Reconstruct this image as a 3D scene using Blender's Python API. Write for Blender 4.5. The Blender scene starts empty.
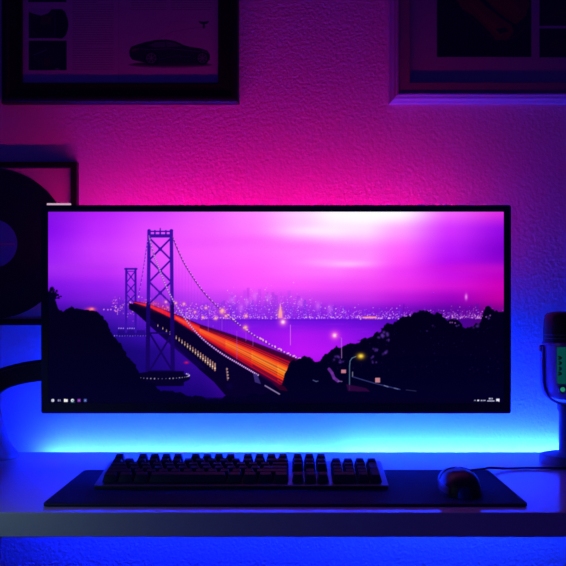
import bpy, bmesh, math, random
import numpy as np
from mathutils import Vector, Matrix

random.seed(7)
rng = np.random.default_rng(11)
sc = bpy.context.scene
COL = sc.collection

# ------------------------------------------------------------------ camera
F = 1013.0            # focal length in pixels of the 566 px frame
VX, VY = 291.0, 303.0  # vanishing point of the lines that run away from the camera
DESK_Z = 0.74
CAM_Z = DESK_Z + 0.29
WALL_Y = 2.0


def PX(px, d):
    return (px - VX) * d / F


def PZ(py, d):
    return CAM_Z - (py - VY) * d / F


cam_data = bpy.data.cameras.new('camera')
cam = bpy.data.objects.new('camera', cam_data)
COL.objects.link(cam)
cam.location = (0, 0, CAM_Z)
cam.rotation_euler = (math.pi / 2, 0, 0)
cam_data.sensor_width = 36
cam_data.lens = F / 566 * 36
cam_data.shift_x = (283 - VX) / 566
cam_data.shift_y = (VY - 283) / 566
cam_data.clip_start = 0.05
sc.camera = cam
sc.view_settings.view_transform = 'Standard'
sc.view_settings.look = 'None'
sc.view_settings.exposure = 0
sc.view_settings.gamma = 1
sc.view_settings.use_curve_mapping = False


# ------------------------------------------------------------------ materials
def mat(name, color=(.8, .8, .8), rough=.5, metal=0, spec=.5, coat=0, emit=None, strength=0):
    m = bpy.data.materials.new(name)
    m.use_nodes = True
    b = m.node_tree.nodes['Principled BSDF']
    b.inputs['Base Color'].default_value = (*color, 1)
    b.inputs['Roughness'].default_value = rough
    b.inputs['Metallic'].default_value = metal
    b.inputs['Specular IOR Level'].default_value = spec
    b.inputs['Coat Weight'].default_value = coat
    if emit:
        b.inputs['Emission Color'].default_value = (*emit, 1)
        b.inputs['Emission Strength'].default_value = strength
    return m


def add_bump(m, scale, strength, dist, detail=3, kind='noise', rough_var=0):
    nt = m.node_tree
    b = nt.nodes['Principled BSDF']
    tc = nt.nodes.new('ShaderNodeTexCoord')
    n = nt.nodes.new('ShaderNodeTexNoise')
    n.inputs['Scale'].default_value = scale
    n.inputs['Detail'].default_value = detail
    nt.links.new(tc.outputs['Object'], n.inputs['Vector'])
    bp = nt.nodes.new('ShaderNodeBump')
    bp.inputs['Strength'].default_value = strength
    bp.inputs['Distance'].default_value = dist
    nt.links.new(n.outputs['Fac'], bp.inputs['Height'])
    nt.links.new(bp.outputs['Normal'], b.inputs['Normal'])
    return n, bp


def glass_mat(name):
    m = bpy.data.materials.new(name)
    m.use_nodes = True
    nt = m.node_tree
    nt.nodes.clear()
    o = nt.nodes.new('ShaderNodeOutputMaterial')
    mx = nt.nodes.new('ShaderNodeMixShader')
    lw = nt.nodes.new('ShaderNodeLayerWeight')
    lw.inputs['Blend'].default_value = .5
    pw = nt.nodes.new('ShaderNodeMath'); pw.operation = 'POWER'; pw.inputs[1].default_value = 5
    nt.links.new(lw.outputs['Facing'], pw.inputs[0])
    fr = nt.nodes.new('ShaderNodeMath'); fr.operation = 'MULTIPLY_ADD'
    fr.inputs[1].default_value = .92; fr.inputs[2].default_value = .03
    nt.links.new(pw.outputs[0], fr.inputs[0])
    t = nt.nodes.new('ShaderNodeBsdfTransparent')
    g = nt.nodes.new('ShaderNodeBsdfGlossy')
    g.inputs['Roughness'].default_value = .03
    nt.links.new(fr.outputs[0], mx.inputs[0])
    nt.links.new(t.outputs[0], mx.inputs[1])
    nt.links.new(g.outputs[0], mx.inputs[2])
    nt.links.new(mx.outputs[0], o.inputs[0])
    return m


def attr_mat(name, emission, rough=.6):
    m = mat(name, rough=rough, spec=.3)
    nt = m.node_tree
    b = nt.nodes['Principled BSDF']
    a = nt.nodes.new('ShaderNodeAttribute')
    a.attribute_name = 'Col'
    if emission:
        b.inputs['Base Color'].default_value = (.004, .004, .005, 1)
        nt.links.new(a.outputs['Color'], b.inputs['Emission Color'])
        b.inputs['Emission Strength'].default_value = 1.0
    else:
        nt.links.new(a.outputs['Color'], b.inputs['Base Color'])
    return m


def emit_mat(name, color, strength):
    m = bpy.data.materials.new(name)
    m.use_nodes = True
    nt = m.node_tree
    nt.nodes.clear()
    o = nt.nodes.new('ShaderNodeOutputMaterial')
    e = nt.nodes.new('ShaderNodeEmission')
    e.inputs['Color'].default_value = (*color, 1)
    e.inputs['Strength'].default_value = strength
    nt.links.new(e.outputs[0], o.inputs[0])
    return m


M = {}
M['plaster'] = mat('white_stucco', (.80, .79, .80), .75, spec=.25)
# stucco: fine grain over broader trowel marks
nt = M['plaster'].node_tree
tc = nt.nodes.new('ShaderNodeTexCoord')
n1 = nt.nodes.new('ShaderNodeTexNoise'); n1.inputs['Scale'].default_value = 120; n1.inputs['Detail'].default_value = 2.5
n2 = nt.nodes.new('ShaderNodeTexVoronoi'); n2.inputs['Scale'].default_value = 190; n2.feature = 'SMOOTH_F1'
n3 = nt.nodes.new('ShaderNodeTexNoise'); n3.inputs['Scale'].default_value = 260; n3.inputs['Detail'].default_value = 2
for n in (n1, n2, n3):
    nt.links.new(tc.outputs['Object'], n.inputs['Vector'])
mm = nt.nodes.new('ShaderNodeMath'); mm.operation = 'MULTIPLY_ADD'; mm.inputs[1].default_value = .75
nt.links.new(n2.outputs['Distance'], mm.inputs[0]); nt.links.new(n1.outputs['Fac'], mm.inputs[2])
m2 = nt.nodes.new('ShaderNodeMath'); m2.operation = 'MULTIPLY_ADD'; m2.inputs[1].default_value = .5
nt.links.new(n3.outputs['Fac'], m2.inputs[0]); nt.links.new(mm.outputs[0], m2.inputs[2])
bp = nt.nodes.new('ShaderNodeBump'); bp.inputs['Strength'].default_value = .55; bp.inputs['Distance'].default_value = .0011
nt.links.new(m2.outputs[0], bp.inputs['Height'])
nt.links.new(bp.outputs['Normal'], nt.nodes['Principled BSDF'].inputs['Normal'])

M['floor'] = mat('grey_laminate', (.25, .24, .24), .5)
add_bump(M['floor'], 40, .1, .002)
M['desk'] = mat('white_desk_laminate', (.72, .75, .77), .15, spec=.75)
M['desk'].node_tree.nodes['Principled BSDF'].inputs['IOR'].default_value = 1.75
add_bump(M['desk'], 300, .04, .0006)
M['steel'] = mat('white_painted_steel', (.6, .6, .62), .4)
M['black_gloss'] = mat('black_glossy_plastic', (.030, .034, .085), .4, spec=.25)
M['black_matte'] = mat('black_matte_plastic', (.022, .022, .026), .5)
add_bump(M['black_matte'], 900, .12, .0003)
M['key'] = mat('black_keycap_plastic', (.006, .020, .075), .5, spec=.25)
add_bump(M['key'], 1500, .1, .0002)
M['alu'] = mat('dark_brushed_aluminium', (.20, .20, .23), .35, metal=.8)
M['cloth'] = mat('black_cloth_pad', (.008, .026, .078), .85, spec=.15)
add_bump(M['cloth'], 1800, .4, .0004)
M['stitch'] = mat('pad_edge_stitching', (.03, .03, .036), .7)
M['black_frame'] = mat('black_lacquered_wood', (.007, .007, .010), .5, spec=.3)
add_bump(M['black_frame'], 120, .08, .0006)
M['white_frame'] = mat('white_lacquered_wood', (.27, .25, .27), .45)
add_bump(M['white_frame'], 140, .06, .0006)
M['backing'] = mat('white_backing_card', (.78, .72, .74), .8)
M['paper'] = attr_mat('printed_paper', False, .45)
M['screen'] = attr_mat('lit_display_panel', True, .45)
M['screen'].node_tree.nodes['Principled BSDF'].inputs['Specular IOR Level'].default_value = .1
M['glass'] = glass_mat('picture_glass')
M['vinyl'] = mat('black_vinyl', (.006, .006, .008), .3, spec=.5)
nt = M['vinyl'].node_tree
tc = nt.nodes.new('ShaderNodeTexCoord')
wv = nt.nodes.new('ShaderNodeTexWave'); wv.wave_type = 'RINGS'; wv.rings_direction = 'Y'
wv.inputs['Scale'].default_value = 160
nt.links.new(tc.outputs['Object'], wv.inputs['Vector'])
bp = nt.nodes.new('ShaderNodeBump'); bp.inputs['Strength'].default_value = .12; bp.inputs['Distance'].default_value = .0005
nt.links.new(wv.outputs['Fac'], bp.inputs['Height'])
nt.links.new(bp.outputs['Normal'], nt.nodes['Principled BSDF'].inputs['Normal'])
M['label'] = mat('blue_record_label', (.05, .42, .85), .5)
M['label_line'] = mat('mauve_label_stripe', (.34, .30, .62), .5)
M['mic_body'] = mat('dark_teal_lacquer_body', (.42, .30, .62), .45, metal=.1)
M['mic_grille'] = mat('dark_wire_mesh', (.03, .03, .035), .4, metal=.7)
nt = M['mic_grille'].node_tree
tc = nt.nodes.new('ShaderNodeTexCoord')
vo = nt.nodes.new('ShaderNodeTexVoronoi'); vo.inputs['Scale'].default_value = 420
nt.links.new(tc.outputs['Object'], vo.inputs['Vector'])
bp = nt.nodes.new('ShaderNodeBump'); bp.inputs['Strength'].default_value = .6; bp.inputs['Distance'].default_value = .0008
nt.links.new(vo.outputs['Distance'], bp.inputs['Height'])
nt.links.new(bp.outputs['Normal'], nt.nodes['Principled BSDF'].inputs['Normal'])
M['mic_ring'] = mat('purple_lacquer_ring', (.42, .10, .36), .3, metal=.5)
M['mic_stand'] = mat('satin_stand_metal', (.16, .15, .28), .45, metal=.1)
M['mic_mark'] = mat('black_print', (.01, .01, .012), .5)
M['green_cast'] = emit_mat('painted_green_light', (.001, .055, .055), 1.0)  # self-lit colour imitating green light on the microphone body
M['green_led'] = emit_mat('green_indicator', (.03, .55, .34), .4)
M['lamp_base'] = mat('glossy_lamp_base', (.12, .13, .20), .18, spec=.6)
M['lamp_black'] = mat('black_lamp_metal', (.008, .008, .010), .4)
M['lamp_edge'] = mat('grey_edge_trim', (.10, .10, .12), .3)
M['led_pink'] = emit_mat('magenta_led', (1.0, 0.0, .22), 56)
M['led_blue'] = emit_mat('blue_led', (.0025, .0125, 1.0), 1150)
M['led_cyan'] = emit_mat('cyan_led', (.004, .025, 1.0), 1100)
M['led_deep'] = emit_mat('deep_blue_led', (.0, .030, 1.0), 100)
M['pale_glint'] = emit_mat('painted_pale_glint', (.75, .48, .68), .8)  # self-lit colour imitating a reflection, no diode of its own
M['wheel'] = mat('rubber_wheel', (.02, .02, .022), .7)
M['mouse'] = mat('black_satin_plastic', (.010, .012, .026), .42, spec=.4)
M['mouse_trim'] = mat('grey_mouse_trim', (.25, .25, .28), .3, metal=.5)
M['rubber'] = mat('black_rubber', (.012, .012, .014), .6)
M['logo'] = mat('dim_teal_print', (.02, .07, .09), .4)


# ------------------------------------------------------------------ mesh helpers
def thing(name, label, cat, loc, group=None, rot=None):
    o = bpy.data.objects.new(name, None)
    o.empty_display_size = .03
    COL.objects.link(o)
    o.location = loc
    if rot:
        o.rotation_euler = rot
    o['label'] = label
    o['category'] = cat
    if group:
        o['group'] = group
    return o


def root_of(o):
    v = Vector((0, 0, 0))
    while o is not None:
        v += o.location
        o = o.parent
    return v


def link(name, bm, m, parent=None, world=True, smooth=None, mats=None):
    """One mesh object from a bmesh; with world=True the bmesh is in world space."""
    if parent is not None and world:
        bmesh.ops.translate(bm, verts=bm.verts, vec=-root_of(parent))
    bmesh.ops.recalc_face_normals(bm, faces=bm.faces)
    me = bpy.data.meshes.new(name)
    bm.to_mesh(me)
    bm.free()
    me.materials.append(m)
    if smooth is not None:
        me.polygons.foreach_set('use_smooth', [True] * len(me.polygons))
        me.set_sharp_from_angle(angle=math.radians(smooth))
    o = bpy.data.objects.new(name, me)
    COL.objects.link(o)
    if parent is not None:
        o.parent = parent
    return o


def struct(o):
    o['kind'] = 'structure'
    return o


def add_box(bm, x0, x1, y0, y1, z0, z1, bevel=0, seg=2):
    t = bmesh.new()
    r = bmesh.ops.create_cube(t, size=1)
    for v in t.verts:
        v.co = Vector((x0 + (v.co.x + .5) * (x1 - x0), y0 + (v.co.y + .5) * (y1 - y0), z0 + (v.co.z + .5) * (z1 - z0)))
    if bevel:
        bmesh.ops.bevel(t, geom=t.edges[:], offset=bevel, segments=seg, profile=.5, affect='EDGES')
    merge(bm, t)


def merge(bm, t):
    me = bpy.data.meshes.new('tmp')
    t.to_mesh(me)
    t.free()
    bm.from_mesh(me)
    bpy.data.meshes.remove(me)


def box(*a, **k):
    bm = bmesh.new()
    add_box(bm, *a, **k)
    return bm


def add_lathe(bm, prof, cx, cy, axis='Z', cz=0, n=48, closed=False):
    """prof: (radius, height) pairs turned about an axis."""
    rings = []
    for r, h in prof:
        ring = []
        for k in range(n):
            a = 2 * math.pi * k / n
            if axis == 'Z':
                co = (cx + r * math.cos(a), cy + r * math.sin(a), cz + h)
            elif axis == 'Y':
                co = (cx + r * math.cos(a), cy + h, cz + r * math.sin(a))
            else:
                co = (cx + h, cy + r * math.cos(a), cz + r * math.sin(a))
            ring.append(bm.verts.new(co))
        rings.append(ring)
    for a, b in zip(rings, rings[1:]):
        for k in range(n):
            bm.faces.new((a[k], a[(k + 1) % n], b[(k + 1) % n], b[k]))
    if not closed:
        bm.faces.new(rings[0])
        bm.faces.new(rings[-1])
    else:
        a, b = rings[-1], rings[0]
        for k in range(n):
            bm.faces.new((a[k], a[(k + 1) % n], b[(k + 1) % n], b[k]))


def lathe(*a, **k):
    bm = bmesh.new()
    add_lathe(bm, *a, **k)
    return bm


def catmull(pts, n=8):
    P = [Vector(p) for p in pts]
    P = [P[0] * 2 - P[1]] + P + [P[-1] * 2 - P[-2]]
    out = []
    for i in range(1, len(P) - 2):
        for k in range(n):
            t = k / n
            a, b, c, d = P[i - 1], P[i], P[i + 1], P[i + 2]
            out.append(.5 * ((2 * b) + (c - a) * t + (2 * a - 5 * b + 4 * c - d) * t * t + (3 * b - a - 3 * c + d) * t ** 3))
    out.append(P[-2])
    return out


def add_sweep(bm, path, section, up=Vector((0, 1, 0))):
    """section: (u, v) points; u along side = tangent x up, v along up."""
    rings = []
    for i, p in enumerate(path):
        t = (path[min(i + 1, len(path) - 1)] - path[max(i - 1, 0)]).normalized()
        s = t.cross(up).normalized()
        w = s.cross(t).normalized()
        rings.append([bm.verts.new(p + s * u + w * v) for u, v in section])
    n = len(section)
    for a, b in zip(rings, rings[1:]):
        for k in range(n):
            bm.faces.new((a[k], a[(k + 1) % n], b[(k + 1) % n], b[k]))
    bm.faces.new(rings[0])
    bm.faces.new(rings[-1])


def circle(r, n=10):
    return [(r * math.cos(2 * math.pi * k / n), r * math.sin(2 * math.pi * k / n)) for k in range(n)]


def round_rect(hu, hv, r, n=4):
    out = []
    for cx, cy, a0 in ((hu - r, hv - r, 0), (-hu + r, hv - r, 90), (-hu + r, -hv + r, 180), (hu - r, -hv + r, 270)):
        for k in range(n + 1):
            a = math.radians(a0 + 90 * k / n)
            out.append((cx + r * math.cos(a), cy + r * math.sin(a)))
    return out


def frame_mesh(x0, x1, z0, z1, prof, y_wall):
    """A mitred picture frame: prof is a closed section of (inset from the outer edge, height off the wall)."""
    bm = bmesh.new()
    corners = []
    for sx, sz in ((0, 0), (1, 0), (1, 1), (0, 1)):
        ring = []
        for ins, dep in prof:
            x = x0 + ins if sx == 0 else x1 - ins
            z = z0 + ins if sz == 0 else z1 - ins
            ring.append(bm.verts.new((x, y_wall - dep, z)))
        corners.append(ring)
    n = len(prof)
    for i in range(4):
        a, b = corners[i], corners[(i + 1) % 4]
        for k in range(n):
            bm.faces.new((a[k], a[(k + 1) % n], b[(k + 1) % n], b[k]))
    return bm


def lin(c):
    c = np.clip(np.asarray(c, float), 0, 255) / 255
    return np.where(c <= .04045, c / 12.92, ((c + .055) / 1.055) ** 2.4)


def raster_object(name, arr, x0, x1, z0, z1, y, m, parent):
    """A flat printed or lit sheet: a fine grid at y facing the camera, colours (0..255 sRGB) per vertex, row 0 on top."""
    ny, nx = arr.shape[:2]
    L = root_of(parent)
    xs = np.linspace(x0, x1, nx) - L.x
    zs = np.linspace(z1, z0, ny) - L.z
    co = np.zeros((ny, nx, 3))
    co[..., 0] = xs[None, :]
    co[..., 1] = y - L.y
    co[..., 2] = zs[:, None]
    idx = np.arange(nx * ny).reshape(ny, nx)
    q = np.stack([idx[1:, :-1], idx[1:, 1:], idx[:-1, 1:], idx[:-1, :-1]], -1).reshape(-1, 4)
    me = bpy.data.meshes.new(name)
    me.vertices.add(nx * ny)
    me.vertices.foreach_set('co', co.ravel())
    me.loops.add(q.size)
    me.loops.foreach_set('vertex_index', q.ravel().astype(np.int32))
    me.polygons.add(len(q))
    me.polygons.foreach_set('loop_start', np.arange(0, q.size, 4, dtype=np.int32))
    me.update(calc_edges=True)
    at = me.color_attributes.new('Col', 'FLOAT_COLOR', 'POINT')
    rgba = np.ones((ny * nx, 4))
    rgba[:, :3] = lin(arr).reshape(-1, 3)
    at.data.foreach_set('color', rgba.ravel())
    me.materials.append(m)
    o = bpy.data.objects.new(name, me)
    COL.objects.link(o)
    o.parent = parent
    return o


# ------------------------------------------------------------------ a small painter for the display and the printed sheets
class Canvas:
    def __init__(s, x0, y0, x1, y1, k):
        s.x0, s.y0, s.k = x0, y0, k
        s.nx, s.ny = int(round((x1 - x0) * k)), int(round((y1 - y0) * k))
        s.a = np.zeros((s.ny, s.nx, 3))
        s.X = x0 + (np.arange(s.nx) + .5) / k
        s.Y = y0 + (np.arange(s.ny) + .5) / k

    def win(s, xa, ya, xb, yb):
        i0 = max(0, int((xa - s.x0) * s.k) - 1); i1 = min(s.nx, int((xb - s.x0) * s.k) + 2)
        j0 = max(0, int((ya - s.y0) * s.k) - 1); j1 = min(s.ny, int((yb - s.y0) * s.k) + 2)
        if i0 >= i1 or j0 >= j1:
            return None
        X, Y = np.meshgrid(s.X[i0:i1], s.Y[j0:j1])
        return (slice(j0, j1), slice(i0, i1)), X, Y

    def mix(s, sl, w, c):
        s.a[sl] += (np.asarray(c, float) - s.a[sl]) * w[..., None]

    def seg(s, p, q, w, c, al=1., w2=None):
        w2 = w if w2 is None else w2
        r = max(w, w2)
        g = s.win(min(p[0], q[0]) - r, min(p[1], q[1]) - r, max(p[0], q[0]) + r, max(p[1], q[1]) + r)
        if not g:
            return
        sl, X, Y = g
        dx, dy = q[0] - p[0], q[1] - p[1]
        t = np.clip(((X - p[0]) * dx + (Y - p[1]) * dy) / (dx * dx + dy * dy + 1e-9), 0, 1)
        d = np.hypot(X - p[0] - t * dx, Y - p[1] - t * dy)
        ww = (w + (w2 - w) * t) / 2
        s.mix(sl, np.clip((ww - d) * s.k + .5, 0, 1) * al, c)

    def line(s, pts, w, c, al=1.):
        for p, q in zip(pts, pts[1:]):
            s.seg(p, q, w, c, al)

    def poly(s, pts, c, al=1.):
        xs, ys = [p[0] for p in pts], [p[1] for p in pts]
        g = s.win(min(xs), min(ys), max(xs), max(ys))
        if not g:
            return
        sl, X, Y = g
        ins = np.zeros(X.shape, bool)
        for (xa, ya), (xb, yb) in zip(pts, pts[1:] + pts[:1]):
            if ya == yb:
                continue
            cr = ((ya > Y) != (yb > Y)) & (X < (xb - xa) * (Y - ya) / (yb - ya) + xa)
            ins ^= cr
        s.mix(sl, ins * al, c)

    def rect(s, xa, ya, xb, yb, c, al=1.):
        s.poly([(xa, ya), (xb, ya), (xb, yb), (xa, yb)], c, al)

    def disc(s, x, y, r, c, al=1., ry=None):
        ry = ry or r
        g = s.win(x - r, y - ry, x + r, y + ry)
        if not g:
            return
        sl, X, Y = g
        d = np.hypot((X - x) / r, (Y - y) / ry)
        s.mix(sl, np.clip((1 - d) * min(r, ry) * s.k + .5, 0, 1) * al, c)

    def glow(s, x, y, r, c, al=1., ry=None):
        ry = ry or r
        g = s.win(x - 2.5 * r, y - 2.5 * ry, x + 2.5 * r, y + 2.5 * ry)
        if not g:
            return
        sl, X, Y = g
        s.mix(sl, np.exp(-((X - x) / r) ** 2 - ((Y - y) / ry) ** 2) * al, c)

    def down(s, f):
        ny, nx = s.ny // f * f, s.nx // f * f
        return s.a[:ny, :nx].reshape(ny // f, f, nx // f, f, 3).mean((1, 3))


def vnoise(X, Y, scale, seed):
    r = np.random.default_rng(seed)
    t = r.random((64, 64))
    x, y = X / scale, Y / scale
    i, j = np.floor(x).astype(int), np.floor(y).astype(int)
    u, v = x - i, y - j
    u, v = u * u * (3 - 2 * u), v * v * (3 - 2 * v)
    g = lambda a, b: t[a % 64, b % 64]
    return (g(i, j) * (1 - u) + g(i + 1, j) * u) * (1 - v) + (g(i, j + 1) * (1 - u) + g(i + 1, j + 1) * u) * v


def interp_grid(xs, ys, table, X, Y):
    """Smooth interpolation of colours given on a grid."""
    t = np.asarray(table, float)
    xs, ys = np.asarray(xs, float), np.asarray(ys, float)
    fx = np.interp(X, xs, np.arange(len(xs))); fy = np.interp(Y, ys, np.arange(len(ys)))
    i = np.clip(fx.astype(int), 0, len(xs) - 2); j = np.clip(fy.astype(int), 0, len(ys) - 2)
    u = (fx - i); v = (fy - j)
    u = (u * u * (3 - 2 * u) * .5 + u * .5)[None, :, None]; v = (v * v * (3 - 2 * v) * .5 + v * .5)[:, None, None]
    a = t[j][:, i]; b = t[j][:, i + 1]; c = t[j + 1][:, i]; d = t[j + 1][:, i + 1]
    return (a * (1 - u) + b * u) * (1 - v) + (c * (1 - u) + d * u) * v


SCR = (48.2, 211.8, 503.7, 403.2)     # the lit panel, in frame pixels at the monitor's distance


def paint_display():
    C = Canvas(*SCR, 4)
    xs = [48, 100, 150, 200, 250, 300, 335, 365, 400, 450, 503]
    ys = [212, 230, 250, 262, 272, 286, 298, 310, 318.5, 319.5, 336, 352, 403]
    T = [
        [(132, 18, 228), (182, 34, 250), (210, 62, 255), (238, 92, 255), (255, 132, 255), (255, 205, 255), (255, 250, 255), (255, 255, 255), (255, 246, 255), (244, 100, 255), (222, 46, 226)],
        [(134, 14, 238), (192, 42, 255), (226, 72, 255), (246, 92, 255), (255, 122, 255), (255, 190, 255), (255, 226, 255), (255, 222, 255), (255, 160, 255), (212, 50, 255), (150, 10, 228)],
        [(152, 26, 246), (202, 56, 255), (232, 80, 255), (250, 92, 255), (255, 108, 255), (255, 132, 255), (255, 142, 255), (255, 140, 255), (255, 96, 255), (190, 28, 250), (130, 0, 208)],
        [(156, 32, 246), (196, 52, 252), (226, 76, 255), (246, 88, 255), (255, 98, 255), (255, 118, 255), (255, 138, 255), (255, 138, 255), (252, 78, 252), (182, 16, 244), (138, 0, 206)],
        [(156, 36, 240), (186, 42, 250), (216, 68, 255), (240, 80, 255), (255, 88, 255), (255, 112, 255), (255, 116, 255), (254, 96, 252), (240, 58, 250), (202, 18, 236), (182, 0, 196)],
        [(126, 20, 230), (150, 30, 240), (188, 50, 250), (230, 72, 255), (250, 82, 255), (250, 82, 255), (244, 76, 252), (240, 68, 248), (236, 50, 238), (212, 20, 218), (204, 0, 186)],
        [(104, 14, 212), (132, 28, 224), (146, 40, 230), (196, 60, 246), (210, 66, 246), (204, 64, 244), (204, 56, 240), (206, 50, 236), (190, 26, 222), (158, 4, 196), (194, 0, 168)],
        [(66, 10, 165), (84, 20, 192), (110, 30, 212), (150, 42, 234), (160, 46, 238), (156, 44, 236), (150, 34, 230), (142, 26, 224), (120, 12, 198), (96, 4, 164), (130, 0, 136)],
        [(50, 8, 150), (70, 16, 180), (100, 24, 206), (132, 34, 228), (140, 36, 232), (136, 34, 230), (132, 26, 224), (124, 20, 216), (100, 10, 190), (90, 4, 160), (110, 0, 130)],
        [(46, 8, 148), (62, 14, 172), (92, 24, 202), (116, 26, 220), (112, 18, 224), (112, 16, 226), (106, 12, 220), (98, 10, 210), (86, 8, 186), (70, 4, 150), (90, 0, 120)],
        [(22, 3, 112), (28, 6, 130), (56, 12, 172), (110, 16, 216), (150, 18, 238), (176, 20, 244), (162, 18, 240), (136, 14, 230), (110, 10, 200), (80, 4, 160), (80, 0, 120)],
        [(12, 1, 84), (18, 3, 100), (30, 6, 128), (60, 10, 165), (140, 16, 232), (190, 20, 248), (180, 20, 244), (150, 14, 230), (110, 10, 200), (80, 4, 160), (80, 0, 120)],
        [(8, 0, 70), (10, 0, 80), (16, 0, 105), (22, 0, 110), (60, 6, 150), (90, 8, 170), (90, 8, 170), (80, 6, 160), (60, 4, 140), (40, 2, 110), (40, 0, 90)],
    ]
    C.a[:] = interp_grid(xs, ys, T, C.X, C.Y)
    # soft streaks of cloud
    C.glow(356, 217, 30, (255, 255, 255), .7, 6)
    C.glow(316, 231, 30, (255, 245, 255), .6, 5)
    C.glow(380, 213, 30, (255, 255, 255), .8, 8)
    C.glow(346, 264, 22, (255, 195, 255), .75, 3.2)
    C.glow(322, 262, 24, (255, 165, 255), .5, 4)
    C.glow(250, 240, 34, (255, 90, 250), .35, 5)
    C.glow(290, 246, 44, (255, 100, 250), .4, 5)
    C.glow(190, 243, 60, (232, 70, 255), .3, 7)
    C.glow(70, 267, 40, (170, 48, 240), .4, 4)
    C.glow(480, 268, 50, (206, 20, 206), .5, 6)
    # ---- skyline
    r = random.Random(3)
    x = 176.0
    while x < 503:
        w = r.uniform(1.2, 3.4)
        mid = math.exp(-((x - 262) / 46) ** 2)
        h = 4 + r.random() * (7 + 17 * mid) + 7 * mid
        if x > 400:
            h = 5 + r.random() * 10
        col = (r.randint(96, 150), r.randint(18, 52), r.randint(205, 240))
        if x > 400:
            col = (r.randint(70, 120), r.randint(0, 20), r.randint(140, 185))
        C.rect(x, 318.5 - h, x + w, 319, col, r.uniform(.10, .34))
        x += w * r.uniform(.6, 1.15)
    for _ in range(1500):
        x = r.uniform(170, 503)
        mid = math.exp(-((x - 265) / 55) ** 2)
        y = 318.6 - abs(r.gauss(0, 1)) * (4 + 10 * mid)
        C.disc(x, y, r.uniform(.25, .55), r.choice([(255, 190, 255), (225, 140, 255), (255, 215, 245), (190, 90, 255)]), r.uniform(.25, .8))
    for _ in range(170):
        x = r.uniform(170, 503)
        C.disc(x, r.uniform(316.6, 319), r.uniform(.35, .7), (255, 190, 235), r.uniform(.4, .9))
    for bx, by in ((232, 300), (247, 302), (268, 298), (300, 303), (255, 296), (318, 306), (241, 308), (330, 309)):
        C.glow(bx, by, 2.6, (235, 130, 255), .5, 4)
    C.poly([(278.2, 318), (280.3, 302), (282.6, 318)], (255, 150, 190), .95)
    C.glow(280.4, 313, 3, (255, 170, 160), .7, 5)
    C.glow(370, 317.6, 6.5, (255, 120, 170), .9, 1.3)
    C.seg((363, 317.6), (376, 317.4), 1.2, (255, 170, 150), .9)
    C.glow(466, 297, 1.3, (255, 170, 255), .8, 3)
    for k in range(16):   # reflections on the water
        x = r.uniform(180, 370)
        C.glow(x, 324 + r.random() * 8, r.uniform(4, 12), (150, 34, 240), .25, .8)
    C.seg((200, 320.2), (410, 320.2), .7, (86, 14, 190), .6)
    # ---- hazy city glow at far left and behind the towers
    for _ in range(330):
        x = r.uniform(112, 216); y = 306 + (x - 98) * .05 + r.gauss(0, 5)
        C.disc(x, y, r.uniform(.3, .8), r.choice([(255, 160, 200), (230, 90, 240), (255, 200, 190), (200, 70, 250)]), r.uniform(.3, .9))
    C.glow(91, 309.5, 5, (255, 70, 150), .9, 2.2)
    C.glow(92, 309, 2, (255, 150, 130), .9, 1.2)
    for x in (104, 108, 111, 115, 118):
        C.disc(x, 309.5 + r.random(), .8, (240, 130, 240), .8)
    for x in (119, 121, 123, 140, 143):
        C.seg((x, 297 + r.random() * 8), (x, 330), .7, (74, 16, 180), .7)
    # lights on the water below the far tower
    for x in np.arange(112, 146, 2.6):
        C.disc(x, 335.5 + r.random() * .4, .55, (205, 165, 255), .75)
    for x in np.arange(119, 136, 2.2):
        C.disc(x, 328 + r.random() * .5, .6, (205, 175, 255), .8)
    C.poly([(118, 330), (145, 330), (146, 336), (117, 336)], (20, 2, 100), .5)

    def tower(xl, xr, wl, top, bot, joints, col, sw, spread=0.0):
        fx = lambda x, y: x + (x - (xl + xr) / 2) * spread * (y - top)
        C.seg((fx(xl, top), top), (fx(xl, bot), bot), wl, col)
        C.seg((fx(xr, top), top), (fx(xr, bot), bot), wl, col)
        for a, b in zip(joints, joints[1:]):
            C.seg((fx(xl, a), a), (fx(xr, b), b), sw, col)
            C.seg((fx(xr, a), a), (fx(xl, b), b), sw, col)
            C.disc((xl + xr) / 2, (a + b) / 2, sw * 1.05, col)
    # far tower
    fc = (58, 14, 168)
    tower(126.4, 135.6, 2.2, 269, 332, [271, 283, 294, 304], fc, 1.05, .0006)
    C.seg((125.2, 269), (136.8, 269), 1.8, fc)
    C.seg((126, 271.5), (136, 271.5), .8, fc)
    # ---- deck: dark truss below the road
    C.poly([(129, 303), (150, 308), (178, 323), (200, 337), (232, 358), (258, 375), (300, 398), (300, 403), (232, 403), (214, 382), (200, 370), (178, 348), (160, 335), (148, 324), (136, 313), (129, 309)], (6, 0, 42))
    C.poly([(150, 318), (176, 340), (200, 362), (206, 370), (196, 366), (172, 346), (150, 326)], (14, 0, 70), .8)
    # the lit road with its trails
    top = [(134, 301.5), (150, 304.5), (176, 314.5), (200, 324.6), (226, 332.8), (252, 341.5), (278, 351.5), (304, 361.5)]
    bot = [(134, 303.0), (150, 308.0), (176, 321.0), (200, 336.6), (226, 353.5), (252, 370.0), (278, 386.0), (304, 402.0)]
    C.poly(top + bot[::-1], (66, 0, 52))
    rr = random.Random(5)
    ttop = np.array(top); tbot = np.array(bot)
    for k in range(90):
        f = rr.betavariate(2.0, 2.0)
        f = .07 + f * .87
        a = ttop * (1 - f) + tbot * f
        i0, i1 = rr.choice([(0, 8), (0, 8), (1, 8), (2, 8), (0, 6)])
        hot = math.exp(-((f - .52) / .22) ** 2)
        for i in range(i0, i1 - 1):
            near = i / 6
            col = (238 + 17 * near, 8 + (112 * near ** 1.5) * hot + rr.random() * 24, 52 - 34 * near)
            if f < .22 or f > .86:
                col = (176 + 50 * rr.random(), 10, 56 - 20 * near)
            C.seg(tuple(a[i]), tuple(a[i + 1]), .35 + 1.1 * near * rr.random(), col, .55)
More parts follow.
